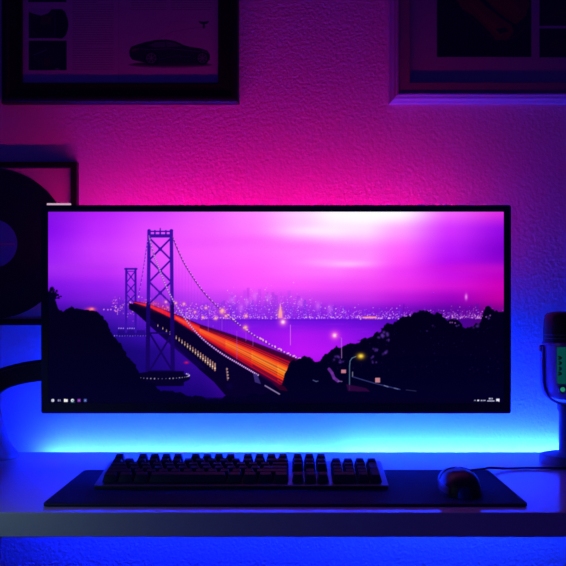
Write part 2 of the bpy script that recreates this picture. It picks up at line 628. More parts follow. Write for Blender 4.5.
    for f, cl in ((.42, (255, 150, 40)), (.5, (255, 176, 70)), (.58, (255, 130, 30)), (.66, (255, 110, 26)), (.36, (255, 100, 40))):
        a = ttop * (1 - f) + tbot * f
        for i in range(2, 7):
            C.seg(tuple(a[i]), tuple(a[i + 1]), .4 + .18 * i, cl, .10 + .13 * (i - 1))
    for f in (.13, .20, .27):
        a = ttop * (1 - f) + tbot * f
        for i in range(3, 7):
            C.seg(tuple(a[i]), tuple(a[i + 1]), .8, (50, 0, 50), .7)
    C.line(top, .9, (60, 6, 90), .9)
    C.line([(p[0], p[1] + .4) for p in bot], 1.5, (24, 0, 46), .95)
    C.glow(150, 304, 9, (255, 70, 90), .55, 3)
    C.glow(162, 309, 9, (255, 50, 60), .5, 3)
    # lit lower deck openings
    n = 21
    for k in range(n):
        f = k / (n - 1)
        x = 158 + 57 * f ** .82
        y = 325.5 + 41.5 * f ** .9
        h = 1.6 + 4.6 * f
        C.seg((x, y - h * .55), (x, y + h * .55), .55 + .85 * f, (208, 150, 130), .85)
        C.disc(x, y + h * .2, .35 + .45 * f, (255, 232, 200), .9)
    for y in (369, 372, 375, 378):
        C.disc(227 + (y - 369) * .12, y, .9, (225, 180, 160), .85)
    C.seg((226.6, 368), (227.6, 380), 1.1, (150, 110, 120), .7)
    C.glow(186.5, 362.5, 2.2, (230, 20, 80), .9, 1.2)
    # ---- near tower
    nc = (58, 14, 164)
    fx = lambda x, y: x + (x - 160.3) * .00095 * (y - 232)
    for xc in (149.2, 171.4):
        C.seg((fx(xc, 231), 231), (fx(xc, 374), 374), 3.5, nc)
        C.seg((fx(xc, 300), 304), (fx(xc, 374), 374), 4.2, (22, 2, 96))
    for a, b in ((238.5, 260), (260, 282), (282, 304)):
        for s in ((149.8, 170.8), (170.8, 149.8)):
            C.seg((fx(s[0], a), a), (fx(s[1], b), b), 1.8, nc)
        C.disc(160.3, (a + b) / 2, 1.9, nc)
    C.rect(147.6, 230.8, 173.2, 232.4, nc)
    C.rect(148, 234.4, 172.8, 237.8, nc)
    for x in (150, 155, 160.3, 166, 171):
        C.seg((x, 231), (x, 236), 1.7, nc)
    C.disc(149, 230.8, 1.5, nc); C.disc(171.8, 230.8, 1.5, nc); C.seg((160.3, 228.6), (160.3, 231), 1.1, nc)
    lo = (20, 2, 92)
    for s in ((149.6, 172.6), (172.6, 149.6)):
        C.seg((s[0], 333), (s[1], 371), 1.9, lo)
    C.seg((149, 333), (173, 333), 1.6, lo)
    C.seg((149, 371), (174, 371), 2.2, lo)
    # the pier with its ring of lights
    C.disc(159, 378, 31, (4, 0, 40), 1, 6.5)
    C.rect(148, 371, 184, 386, (4, 0, 40))
    for k in range(30):
        a = math.pi * (1.04 - 1.18 * k / 29)
        x, y = 159.5 + 30 * math.cos(a), 375.2 + 3.4 * math.sin(a)
        C.disc(x, y, rr.uniform(.4, .75), (230, 215, 240), rr.uniform(.4, .95))
    C.glow(186, 387, 4, (26, 4, 130), .6, 3)
    # ---- cables with their beads of light
    near = catmull([(149, 236, 0), (153, 252, 0), (160, 271, 0), (170, 294.5, 0), (184, 317, 0), (200, 336.4, 0), (220, 352.4, 0), (240, 364.5, 0), (258, 375, 0)], 10)
    far = catmull([(172.6, 237, 0), (177, 248, 0), (184, 263, 0), (192, 276, 0), (201, 289, 0), (210, 299.6, 0), (221, 310, 0), (234, 321, 0), (246, 330.5, 0), (260, 339.6, 0), (275, 348, 0), (290, 355.5, 0), (304, 361.5, 0)], 10)
    back = catmull([(148, 238, 0), (145.4, 256, 0), (142.6, 274, 0), (138.6, 296, 0)], 10)

    def y_on(pts, x):
        return float(np.interp(x, [p[0] for p in pts], [p[1] for p in pts]))
    for x in np.arange(176, 300, 3.1):   # hangers
        yb = float(np.interp(x, [p[0] for p in top], [p[1] for p in top]))
        C.seg((x, y_on([(p.x, p.y) for p in far], x)), (x, yb), .3, (150, 40, 220), .35)
    for x in np.arange(154, 236, 4.2):
        yb = float(np.interp(x, [p[0] for p in bot], [p[1] for p in bot]))
        C.seg((x, y_on([(p.x, p.y) for p in near], x)), (x, yb), .3, (190, 90, 200), .35)
    for x, y0, y1 in ((208.3, 318, 332), (236.8, 331, 359), (190, 300, 326), (222, 312, 330), (253, 335, 346), (246, 328, 341)):
        C.seg((x, y0), (x, y1), .6, (170, 80, 200), .6)
    for pts, w, col, al in ((far, 1.2, (104, 30, 150), .9), (near, 1.5, (150, 80, 190), .8), (back, .9, (90, 24, 190), .7)):
        C.line([(p.x, p.y) for p in pts], w, col, al)

    def beads(pts, step, r0, r1, col, al, dy=-.7):
        acc = 0
        tot = sum((b - a).length for a, b in zip(pts, pts[1:]))
        run = 0
        for a, b in zip(pts, pts[1:]):
            l = (b - a).length
            run += l; acc += l
            if acc >= step:
                acc = 0
                f = run / tot
                rd = r0 + (r1 - r0) * f
                C.disc(b.x + .2, b.y + dy, rd, col, al)
    beads(far, 3.0, .42, .72, (255, 200, 248), .85)
    beads(near, 1.9, .4, .62, (255, 220, 245), .85, 0)
    beads(back, 2.6, .45, .45, (225, 170, 255), .7, 0)
    for q in far[60:]:
        if rr.random() < .22:
            C.disc(q.x, q.y - 1.6, .8, (255, 190, 200), .9)
    # sparkle of city lights behind the cables
    for x, y, s in ((222, 311.5, 2.4), (222.5, 310.5, 1.5), (226, 316, 1.5), (216, 318.5, 1.5), (246, 316, 1.7), (245.5, 327.5, 2.2), (206, 308, 1.4), (195, 312, 1.2), (203, 317.5, 1.3), (184, 304, 1.4), (176, 303, 1.2), (166, 302, 1.3)):
        C.glow(x, y, s * 1.6, (255, 110, 200), .5)
        C.glow(x, y, s * .8, (255, 205, 150), .95)
    C.glow(283, 322, 4.4, (255, 110, 225), .8)
    C.glow(283, 322, 1.9, (255, 236, 240), 1)
    C.seg((290.4, 325), (290.4, 345), .6, (235, 120, 240), .8)
    # ---- foliage
    X, Y = np.meshgrid(C.X, C.Y)
    nz = (vnoise(X, Y, 15, 5) - .5) * 12 * np.clip((180 - X) / 40, 0, 1) + (vnoise(X, Y, 9, 1) - .5) * 9 + (vnoise(X, Y, 4, 2) - .5) * 6 + (vnoise(X, Y, 1.7, 3) - .5) * 3.4
    bx = [48, 52, 57, 60, 66, 74, 84, 92, 100, 106, 110, 114, 122, 130, 140, 158, 190, 214, 240, 262, 282, 285, 290, 298, 308, 320, 326, 332, 345, 358, 372, 376, 390, 400, 405, 410, 415, 424, 435, 445, 451, 457, 462, 470, 480, 484, 490, 497, 504]
    by = [296, 298, 306, 311, 309.5, 309, 310, 311, 313, 318, 327, 335, 345, 358, 374, 386, 394, 399, 398, 392, 386, 372, 362, 357, 357, 362, 354, 349, 344, 340, 335, 330, 323, 317, 314.5, 317, 313.5, 312, 313.5, 318, 316.5, 319, 326, 325.5, 319, 313, 308.5, 310, 311]
    B = np.interp(X, bx, by)
    for x, y, s in ((405, 319, 6), (424, 320, 8), (437, 321, 8), (451, 323, 6), (490, 315, 7), (413, 326, 9), (392, 330, 7), (372, 342, 7), (358, 347, 6), (300, 364, 6), (310, 365, 7)):
        B = np.minimum(B, np.where(np.abs(X - x) < s, y - np.sqrt(np.maximum(0, s * s - (X - x) ** 2)), 999))
    soft = np.clip((Y - B + nz * .55) * 1.3, 0, 1)
    dark = np.stack([np.full_like(X, 2.), np.zeros_like(X), 26 + 10 * np.clip((Y - 330) / 70, 0, 1)], -1)
    C.a += (dark - C.a) * soft[..., None]
    # the tall shoot by the left edge
    tuft = ((X - 48) / 7.5) ** 2 + ((Y - 300) / 12) ** 2
    C.a += (dark - C.a) * np.clip((1.0 - tuft + nz * .13) * 2.2, 0, 1)[..., None]
    for a, b, w_ in (((49, 306), (54, 291), 1.2), ((50, 301), (58, 294.5), 1.5), ((50, 297), (51.5, 288), 1.0), ((52, 298), (57.5, 290.5), .9), ((53, 300), (60.5, 296.5), .9)):
        C.seg(a, b, w_, (3, 0, 34))
        for _ in range(7):
            f = rr.uniform(.45, 1.05)
            C.disc(a[0] + (b[0] - a[0]) * f + rr.uniform(-1.3, 1.3), a[1] + (b[1] - a[1]) * f + rr.uniform(-1.2, 1.2), rr.uniform(.4, .9), (3, 0, 34), .9)
    # faint gaps of lighter leaves
    for x, y, s, al in ((385, 334, 4, .75), (381, 337, 3, .6), (388, 340, 2.2, .5), (376, 350, 3, .55), (384, 353, 3.4, .5), (371, 357, 2.6, .4), (336, 358, 3.2, .6), (341, 361, 2.6, .6), (374, 362, 2.5, .45), (458, 326, 2, .5), (476, 326, 3.4, .4), (487, 318, 2.4, .4), (433, 326, 1.6, .3), (427, 331, 1.5, .25)):
        for _ in range(5):
            C.glow(x + rr.uniform(-s, s), y + rr.uniform(-s, s) * .6, s * .36, (98, 50, 168), al)
    for _ in range(120):
        x, y = rr.uniform(290, 500), rr.uniform(325, 372)
        if y > np.interp(x, bx, by) + 5:
            C.disc(x, y, rr.uniform(.3, .7), (34, 12, 84), .5)
    for x, y in ((450, 322.5), (452, 322.5), (455, 323), (482, 316), (486, 317), (490, 315.5), (478, 316)):
        C.disc(x, y, .8, (190, 100, 220), .6)
    # road, lamps and signs under the trees
    C.glow(334.6, 335.4, 4.6, (255, 90, 225), .85)
    C.glow(334.6, 335.4, 2.0, (255, 225, 225), 1)
    C.seg((341.4, 338), (341.6, 358), .75, (180, 110, 200), .8)
    C.seg((336.5, 335.6), (341.2, 338), .6, (170, 80, 200), .7)
    C.line([(349.4, 390), (349.5, 366), (350, 361), (352, 358), (356, 356.4)], .9, (84, 118, 150), .9)
    C.glow(360.6, 356.2, 4.2, (210, 150, 20), .8, 3.2)
    C.glow(360.8, 356.0, 2.4, (255, 226, 70), 1, 1.9)
    C.rect(341.2, 369.6, 346, 373, (196, 120, 140)); C.rect(375.2, 377.8, 380, 382.2, (196, 128, 140))
    C.line([(329, 369), (332, 373), (334, 378), (338, 381)], 3.0, (112, 44, 160), .85)
    C.line([(338, 381), (342, 381.4)], .8, (150, 120, 190), .8)
    C.line([(352, 376.5), (362, 379.5), (374, 383), (386, 386), (400, 389.4)], .9, (64, 70, 140), .8)
    C.line([(384, 385.4), (388, 386.8)], .8, (130, 140, 190), .8); C.line([(394, 388), (398, 389)], .8, (120, 130, 180), .7)
    C.poly([(346, 384), (366, 388), (370, 391.5), (348, 391)], (48, 6, 60), .85)
    C.seg((352.5, 372), (352.5, 376), .9, (170, 170, 190), .7)
    C.line([(313, 380), (316, 381.4), (318, 381)], .9, (90, 100, 150), .8)
    C.line([(406, 389.8), (416, 391)], .8, (60, 66, 110), .6)
    # road edge at the foot of the bridge
    C.seg((265, 385.5), (279.5, 394), 1.1, (176, 150, 205), .85)
    C.poly([(272, 383), (284, 386), (288, 391), (280, 390)], (80, 0, 40), .6)
    C.poly([(253, 373), (257, 374), (261, 384), (255, 382)], (66, 50, 130), .8)
    C.glow(229.5, 386, 3, (16, 2, 70), .6)
    # ---- taskbar
    C.rect(48, 397.4, 504, 403.3, (3, 0, 34), .55)
    yk = 400.3
    C.disc(53, yk, 1.5, (245, 245, 255)); C.seg((51.5, yk), (54.6, yk), .3, (90, 90, 150)); C.seg((53, yk - 1.5), (53, yk + 1.5), .3, (90, 90, 150))
    C.rect(58, yk - 1, 59.4, yk + 1, (150, 150, 185)); C.rect(60, yk - 1.1, 60.8, yk + 1.1, (150, 150, 185))
    C.rect(64.2, yk - 1.2, 67.9, yk + 1.4, (240, 236, 235)); C.rect(64.2, yk - 1.5, 65.8, yk - .9, (240, 236, 235))
    C.disc(72.6, yk, 1.6, (225, 235, 240)); C.disc(73, yk + .3, .7, (60, 120, 150)); C.seg((71, yk + 2), (75, yk + 2), .5, (40, 150, 150), .8)
    C.rect(77.6, yk - 1.6, 80.6, yk + 1.5, (120, 50, 160)); C.rect(78.6, yk - .6, 79.6, yk + .6, (180, 120, 210))
    C.rect(84, yk - 1.6, 87, yk + 1.5, (64, 84, 160)); C.rect(85, yk - .6, 86, yk + .6, (150, 170, 220))
    g = (190, 190, 220)
    C.line([(474, yk + .4), (474.8, yk - .5), (475.6, yk + .4)], .45, g)
    C.rect(477.2, yk - .8, 479, yk + .7, (235, 235, 255)); C.rect(480.6, yk - .6, 481.6, yk + .7, g); C.rect(482.4, yk - .6, 483.4, yk + .7, g); C.rect(484, yk - .6, 485.2, yk + .6, g)
    for x in (489.2, 490.6, 492.0):
        C.rect(x - .45, yk - 2.6, x + .45, yk - 1.0, g)
    C.rect(486.9, yk - .1, 494.3, yk + 1.1, g, .9)
    C.poly([(496, yk - 1.7), (499.2, yk - 1.7), (499.2, yk + 1.6), (497.9, yk + .7), (496, yk + .7)], (240, 240, 255))
    return C.down(2)


def text_lines(C, x0, x1, y0, y1, step, col, r, al=.8, w=.45):
    y = y0
    while y < y1:
        x = x0
        end = x1 if r.random() > .12 else x0 + (x1 - x0) * r.uniform(.3, .9)
        while x < end:
            l = r.uniform(1.2, 4.5)
            C.seg((x, y), (min(x + l, end), y), w, col, al)
            x += l + .8
        y += step


def paint_spread(x0, y0, x1, y1):
    """A magazine spread: two photographs and a column of text, a car seen from the side on the right page."""
    C = Canvas(x0, y0, x1, y1, 5)
    C.a[:] = (206, 200, 210)
    r = random.Random(2)
    ink = (96, 90, 110)
    # left page
    for ya, yb in ((-62, -32), (-29, 1.5)):
        C.rect(28, ya, 66, yb, (38, 32, 46))
    C.rect(28.5, 8.5, 66.5, 37.5, (30, 24, 40))
    C.poly([(28, 8), (52, 8), (48, 12.6), (41, 15), (34, 13.4), (28, 11)], (190, 184, 200)); C.poly([(61, 8), (67, 8), (67, 17), (64.6, 11)], (196, 190, 205)); C.poly([(67, 29), (67, 38), (57, 38), (63, 34.6)], (196, 190, 205))
    C.disc(60, 24, 8, (14, 10, 20), 1, 14); C.disc(44, 26, 12, (16, 10, 22), 1, 9); C.rect(40, 15, 51, 24, (92, 22, 36), .8); C.seg((54, 12), (55, 34), 1.0, (60, 54, 84))
    C.rect(28.5, 40, 66.5, 69.5, (22, 18, 30))
    C.disc(47, 55, 15, (34, 24, 40), 1, 9); C.line([(34, 54), (42, 51), (46, 49)], .9, (90, 88, 110)); C.rect(43, 57, 50, 66, (72, 18, 30), .7); C.rect(55, 67.5, 59, 69, (120, 110, 140))
    text_lines(C, 72.5, 113, -58, 70, 2.3, ink, r)
    # right page
    C.seg((118.5, y0), (118.5, y1), .6, (170, 164, 178), .7)
    text_lines(C, 131, 166, -60, 9, 2.3, ink, r); text_lines(C, 171, 211, -60, 9, 2.3, ink, r)
    # pale sketch lines behind the car
    for k in range(26):
        xx = 128 + k * 2.2
        C.line([(xx, 38 - r.random() * 4), (xx + 3, 26 - r.random() * 7), (xx + 7, 22 - r.random() * 4)], .5, (178, 170, 190), .6)
    C.line([(158, 38), (172, 31), (190, 28), (206, 26)], .7, (160, 150, 176), .8)
    # small winged badge
    C.poly([(198, 20.2), (202, 21), (205, 21), (209, 20.2), (207.6, 22.6), (204.6, 23.6), (203.5, 24), (202.4, 23.6), (199.4, 22.6)], (44, 38, 60)); C.rect(202.4, 23, 204.6, 28, (70, 62, 86))
    # ground shadow, body, glass, wheels
    C.disc(170, 64, 42, (104, 92, 116), .8, 3); C.disc(170, 63.4, 38, (40, 32, 50), .8, 2)
    body = [(129, 50), (131, 46), (138, 43.5), (146, 41.2), (156, 39.2), (166, 38.8), (175, 40.4), (184, 44.6), (190, 46.2), (200, 47.6), (207, 50), (209.6, 54), (209.4, 59), (206, 61.4), (196, 62.4), (158, 62.8), (142, 61.4), (132, 59), (129.2, 55)]
    C.poly(body, (34, 28, 46))
    C.poly([(148, 44.6), (156, 41.4), (166, 40.6), (174, 42), (182, 45.6), (168, 46.4), (154, 46.6)], (92, 84, 112))
    C.seg((165, 41), (166, 46), .9, (34, 28, 46))
    C.line([(134, 48), (150, 49), (170, 48), (190, 50), (206, 52)], .8, (104, 96, 124), .9)
    C.line([(160, 58.4), (176, 55), (190, 56)], .9, (84, 76, 104), .8)
    C.poly([(131, 49), (137, 47.6), (138, 49), (132, 51)], (120, 60, 84)); C.poly([(201, 50), (207, 51.4), (204, 53)], (150, 144, 170))
    for cx, cy, R in ((151, 57.4, 7.2), (202, 57.4, 6.6)):
        C.disc(cx, cy, R, (14, 10, 20)); C.disc(cx, cy, R * .72, (104, 98, 122)); C.disc(cx, cy, R * .58, (30, 24, 38))
        for k in range(7):
            a = 2 * math.pi * k / 7 + .3
            C.seg((cx, cy), (cx + R * .68 * math.cos(a), cy + R * .68 * math.sin(a)), .9, (120, 114, 138))
    return C.down(2)


def paint_sheet(x0, y0, x1, y1):
    """A pale sheet with one big dark picture of a red bonnet and two small ones beside it."""
    C = Canvas(x0, y0, x1, y1, 4)
    C.a[:] = (196, 172, 186)
    C.rect(437.2, -130, 531.5, 56.8, (12, 10, 22))
    red, hot = (124, 34, 20), (158, 60, 28)
    C.poly([(440, -46), (470, -58), (520, -40), (531, -12), (531, -4), (500, -22), (462, -34), (446, -30)], red)
    C.poly([(457, 0), (450, -16), (462, -20), (474, -6), (486, 6), (500, 17), (512, 25), (514, 32), (508, 39), (497, 40), (488, 30), (474, 16), (462, 8)], red)
    C.poly([(478, -8), (504, -14), (526, -4), (530, 4), (526, 16), (516, 24), (506, 18), (494, 8)], red)
    C.poly([(484, -2), (500, -8), (514, 2), (522, 12), (514, 18), (502, 10)], hot, .55)
    C.poly([(468, 2), (476, 6), (492, 20), (506, 32), (500, 36), (486, 24)], hot, .5)
    C.poly([(496, 29), (505, 27), (509, 31), (500, 34)], (20, 12, 26)); C.line([(494, 38), (506, 40), (516, 36), (526, 26)], .9, (110, 34, 26), .9)
    C.line([(460, 6), (476, 22), (490, 36), (500, 42)], .8, (92, 26, 30), .9)
    for yb in (25.6, 57.0):
        C.rect(539.5, yb - 28.8, 630, yb, (20, 16, 34))
        C.disc(570, yb - 12, 20, (52, 20, 34), 1, 8); C.disc(600, yb - 14, 16, (40, 22, 44), 1, 7)
        C.line([(546, yb - 8), (562, yb - 13), (590, yb - 16)], 1.0, (96, 34, 40), .8)
    C.rect(539.5, -130, 630, -7, (24, 20, 36))
    C.disc(585, -60, 34, (60, 26, 40), 1, 26)
    return C.down(2)


# ------------------------------------------------------------------ the room
struct(link('wall_back', box(-2.2, 2.2, WALL_Y, WALL_Y + .1, 0, 2.6), M['plaster']))
struct(link('floor', box(-2.2, 2.2, -1.2, WALL_Y, -.06, 0), M['floor']))
struct(link('baseboard_back', box(-2.2, 2.2, WALL_Y - .014, WALL_Y, 0, .08, bevel=.003), M['steel']))

# ------------------------------------------------------------------ desk
Y_FRONT, Y_BACK = 1.402, 1.972
desk = thing('desk', 'white desk with a thick front edge, running along the stucco wall', 'desk', (0, (Y_FRONT + Y_BACK) / 2, 0))
link('tabletop', box(-.92, .88, Y_FRONT, Y_BACK, DESK_Z - .0342, DESK_Z, bevel=.0012), M['desk'], desk)
for lx in (-.86, .80):
    for ly in (Y_FRONT + .05, Y_BACK - .07):
        link('leg', box(lx - .02, lx + .02, ly - .02, ly + .02, 0, DESK_Z - .0342, bevel=.002), M['steel'], desk)
    link('side_rail', box(lx - .012, lx + .012, Y_FRONT + .07, Y_BACK - .09, DESK_Z - .08, DESK_Z - .0342, bevel=.002), M['steel'], desk)
# light strips stuck along the rear edge, shining at the wall
zs = DESK_Z - .017
link('led_strip', box(PX(44, 1.974), PX(338, 1.974), Y_BACK, Y_BACK + .003, zs - .004, zs + .004), M['led_blue'], desk)
link('led_strip', box(PX(342, 1.974), .56, Y_BACK, Y_BACK + .003, zs - .004, zs + .004), M['led_cyan'], desk)

# ------------------------------------------------------------------ monitor
DM = 1.77
mon = thing('monitor', 'wide black monitor showing a lit suspension bridge at purple dusk', 'monitor',
            (PX(276, DM), DM + .03, PZ(309, DM)))
X0, X1, Z0, Z1 = PX(41.4, DM), PX(510.8, DM), PZ(413.4, DM), PZ(205.2, DM)
sx0, sx1, sz1, sz0 = PX(SCR[0], DM), PX(SCR[2], DM), PZ(SCR[1], DM), PZ(SCR[3], DM)


def rr_outline(x0, x1, z0, z1, r, n=5):
    cx, cz = (x0 + x1) / 2, (z0 + z1) / 2
    return [(cx + u, cz + v) for u, v in round_rect((x1 - x0) / 2, (z1 - z0) / 2, r, n)]


# case: rounded slab with a tapering back; the front ring is the bezel
bm = bmesh.new()
outs = [rr_outline(X0, X1, Z0, Z1, .004), rr_outline(X0, X1, Z0, Z1, .004), rr_outline(X0 + .03, X1 - .03, Z0 + .03, Z1 - .03, .02), rr_outline(X0 + .06, X1 - .06, Z0 + .075, Z1 - .075, .03)]
ys_ = [DM + .001, DM + .014, DM + .030, DM + .105]
rings = [[bm.verts.new((x, y, z)) for x, z in o] for o, y in zip(outs, ys_)]
for a, b in zip(rings, rings[1:]):
    for k in range(len(a)):
        bm.faces.new((a[k], a[(k + 1) % len(a)], b[(k + 1) % len(a)], b[k]))
bm.faces.new(rings[-1])
bm.faces.new(rings[0])
link('rear_case', bm, M['black_matte'], mon, smooth=30)
# bezel: a raised ring in front of the panel
bm = bmesh.new()
oo = rr_outline(X0, X1, Z0, Z1, .004)
ii = rr_outline(sx0, sx1, sz0, sz1, .0006)
loops = []
for pts, y in ((oo, DM + .001), (oo, DM - .0015), (ii, DM - .0015), (ii, DM + .001)):
    loops.append([bm.verts.new((x, y, z)) for x, z in pts])
n = len(oo)
for a, b in zip(loops, loops[1:] + loops[:1]):
    for k in range(n):
        bm.faces.new((a[k], a[(k + 1) % n], b[(k + 1) % n], b[k]))
bez = link('bezel', bm, M['black_gloss'], mon, smooth=30)
raster_object('screen', paint_display(), sx0, sx1, sz0, sz1, DM + .0004, M['screen'], mon)
# faint maker's mark on the lower bezel
bm = bmesh.new()
add_lathe(bm, [(.0022, 0), (.0022, .0003)], PX(272, DM), DM - .0018, 'Y', PZ(407.6, DM), n=20)
add_box(bm, PX(274, DM), PX(276.5, DM), DM - .0018, DM - .0015, PZ(408.6, DM), PZ(406.8, DM))
link('emblem', bm, M['logo'], bez)
# arm that carries the monitor off the wall
bm = bmesh.new()
cx, cz = PX(276, DM), PZ(309, DM)
add_box(bm, cx - .05, cx + .05, DM + .105, DM + .115, cz - .05, cz + .05, bevel=.002)
add_box(bm, cx - .02, cx + .02, DM + .115, WALL_Y - .012, cz - .02, cz + .02, bevel=.004)
add_box(bm, cx - .05, cx + .05, WALL_Y - .012, WALL_Y, cz - .08, cz + .08, bevel=.002)
link('wall_mount', bm, M['black_matte'], mon)


def led_bar(xa, xb, y, z, tilt, m):
    """A strip on a small black channel; only the diode face gives light. tilt turns that face up from the wall."""
    bm = bmesh.new()
    ca, sa = math.cos(tilt), math.sin(tilt)
    n, t = Vector((0, ca, sa)), Vector((0, -sa, ca))
    c = Vector((0, y, z))
    q = []
    for x in (xa, xb):
        for u, v in ((-.002, -.005), (-.002, .005), (.002, .005), (.002, -.005)):
            p_ = c + n * u + t * v
            q.append(bm.verts.new((x, p_.y, p_.z)))
    for k in range(4):
        f = bm.faces.new((q[k], q[(k + 1) % 4], q[4 + (k + 1) % 4], q[4 + k]))
        f.material_index = 1 if k == 2 else 0
    bm.faces.new(q[:4]); bm.faces.new(q[4:])
    o = link('led_strip', bm, M['black_matte'], mon)
    o.data.materials.append(m)
    return o


zt = Z1 - .085
zb = Z0 + .085
led_bar(PX(54, DM), PX(468, DM), DM + .110, zt, math.radians(45), M['led_pink'])
led_bar(PX(62, DM), PX(490, DM), DM + .108, zb, math.radians(-32), M['led_deep'])
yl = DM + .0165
seg_bm = box(PX(47, yl), PX(71, yl), yl - .002, yl + .002, Z1 - .004, PZ(203.3, yl), bevel=.0008)  # glowing sliver added to imitate the strip's reflection in the record frame's glass
link('glint_strip', seg_bm, M['pale_glint'], mon)

# ------------------------------------------------------------------ mouse pad
PT = .004
pad = thing('desk_mat', 'large black cloth desk mat under the keyboard and mouse', 'desk mat', (PX(285, 1.441), 1.588, DESK_Z))
pz = DESK_Z + PT


def slab(x0, x1, y0, y1, z0, z1, r, n=6):
    bm = bmesh.new()
    cx, cy = (x0 + x1) / 2, (y0 + y1) / 2
    o = [(cx + u, cy + v) for u, v in round_rect((x1 - x0) / 2, (y1 - y0) / 2, r, n)]
    e = .0008
    i = [(cx + u, cy + v) for u, v in round_rect((x1 - x0) / 2 - e, (y1 - y0) / 2 - e, r - e, n)]
    rings = [[bm.verts.new((x, y, z)) for x, y in pts] for pts, z in ((o, z0), (o, z1 - e), (i, z1))]
    for a, b in zip(rings, rings[1:]):
        for k in range(len(a)):
            bm.faces.new((a[k], a[(k + 1) % len(a)], b[(k + 1) % len(a)], b[k]))
    bm.faces.new(rings[0]); bm.faces.new(rings[-1])
    return bm


px0, px1 = PX(42, 1.441), PX(528.5, 1.441)
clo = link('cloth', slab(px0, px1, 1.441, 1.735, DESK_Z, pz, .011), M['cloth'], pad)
pth = [Vector(((px0 + px1) / 2 + u, 1.588 + v, pz - .0008)) for u, v in round_rect((px1 - px0) / 2 - .001, .147 - .001, .010, 6)]
pth.append(pth[0].copy())
bm = bmesh.new()
add_sweep(bm, pth, circle(.0014, 6), up=Vector((0, 0, 1)))
link('stitched_edge', bm, M['stitch'], pad)

# ------------------------------------------------------------------ keyboard
KW, KD = .446, .136
kb = thing('keyboard', 'full-size black mechanical keyboard on the desk mat in front of the monitor', 'keyboard',
           (PX(241.5, 1.545), 1.540, pz + .0012), rot=(math.radians(6.6), 0, 0))
link('case', box(-KW / 2, KW / 2, 0, KD, .0005, .0060, bevel=.0015), M['black_matte'], kb, world=False)
link('top_plate', box(-KW / 2 - .0008, KW / 2 + .0008, -.0008, KD, .0062, .0080, bevel=.0005), M['alu'], kb, world=False)
for s in (-1, 1):
    link('rear_foot', box(s * .18 - .012, s * .18 + .012, KD - .02, KD - .008, -.0142, .0005, bevel=.001), M['rubber'], kb, world=False)
U = .01905
kx0 = -22.75 * U / 2 + .003
KEY_MESH = {}


def key_mesh(w, h, row):
    k = (round(w, 2), round(h, 2), row)
    if k in KEY_MESH:
        return KEY_MESH[k]
    bm = bmesh.new()
    g = .0006
    W, H = w * U - g * 2, h * U - g * 2
    prof = [(0, 0), (.0002, .002), (.0028, .0112), (.0032, .0118)]
    tilt = (.0010, .0006, .0, .0, .0004, .0010)[row]
    rings = []
    for ins, z in prof:
        rings.append([bm.verts.new((u, v + ins * .25, z + (tilt * v / (H / 2) if z > .005 else 0))) for u, v in round_rect(W / 2 - ins, H / 2 - ins, .0016, 3)])
    for a, b in zip(rings, rings[1:]):
        for i in range(len(a)):
            bm.faces.new((a[i], a[(i + 1) % len(a)], b[(i + 1) % len(a)], b[i]))
    c = [bm.verts.new((v.co.x * .6, v.co.y * .6, v.co.z - .0008)) for v in rings[-1]]
    for i in range(len(c)):
        bm.faces.new((rings[-1][i], rings[-1][(i + 1) % len(c)], c[(i + 1) % len(c)], c[i]))
    bm.faces.new(c)
    bm.faces.new(rings[0])
    bmesh.ops.recalc_face_normals(bm, faces=bm.faces)
    me = bpy.data.meshes.new('keycap')
    bm.to_mesh(me)
    bm.free()
    me.materials.append(M['key'])
    me.polygons.foreach_set('use_smooth', [True] * len(me.polygons))
    me.set_sharp_from_angle(angle=math.radians(35))
    KEY_MESH[k] = me
    return me


keys = []   # (x start in units, row from the front, width, height)
rows = {
    5: [(0, 1)] + [(2 + i, 1) for i in range(4)] + [(6.5 + i, 1) for i in range(4)] + [(11 + i, 1) for i in range(4)] + [(15.25 + i, 1) for i in range(3)],
    4: [(i, 1) for i in range(13)] + [(13, 2)] + [(15.25 + i, 1) for i in range(3)] + [(18.5 + i, 1) for i in range(4)],
    3: [(0, 1.5)] + [(1.5 + i, 1) for i in range(12)] + [(13.5, 1.5)] + [(15.25 + i, 1) for i in range(3)] + [(18.5 + i, 1) for i in range(3)],
    2: [(0, 1.75)] + [(1.75 + i, 1) for i in range(11)] + [(12.75, 2.25)] + [(18.5 + i, 1) for i in range(3)],
    1: [(0, 2.25)] + [(2.25 + i, 1) for i in range(10)] + [(12.25, 2.75)] + [(16.25, 1)] + [(18.5 + i, 1) for i in range(3)],
    0: [(0, 1.25), (1.25, 1.25), (2.5, 1.25), (3.75, 6.25), (10, 1.25), (11.25, 1.25), (12.5, 1.25), (13.75, 1.25)] + [(15.25 + i, 1) for i in range(3)] + [(18.5, 2), (20.5, 1)],
}
for rw, ks in rows.items():
    for x, w in ks:
        keys.append((x, rw, w, 1))
keys.append((21.5, 2, 1, 2)); keys.append((21.5, 0, 1, 2))
hidden = [(5.75, 2), (6.75, 2), (7.75, 2), (8.75, 2)]     # four in the middle row that show least
rest = bmesh.new()
for x, rw, w, h in keys:
    me = key_mesh(w, h, rw)
    yy = .0085 + (rw + h / 2) * U + (.003 if rw == 5 else 0)
    lift = (.0096, .0093, .0093, .0098, .0106, .0115)[rw]
    loc = Vector((kx0 + (x + w / 2) * U, yy, lift))
    if (x, rw) in hidden:
        t = bmesh.new(); t.from_mesh(me); bmesh.ops.translate(t, verts=t.verts, vec=loc); merge(rest, t)
        continue
    o = bpy.data.objects.new('keycap', me)
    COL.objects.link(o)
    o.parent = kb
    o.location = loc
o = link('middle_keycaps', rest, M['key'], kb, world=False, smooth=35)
o['kind'] = 'stuff'

# ------------------------------------------------------------------ mouse
MX, MY = PX(459, 1.53), 1.532
mouse = thing('computer_mouse', 'black computer mouse with a trailing cable, on the right of the mat', 'mouse', (MX, MY, pz))
ML, MW, MH = .118, .064, .036


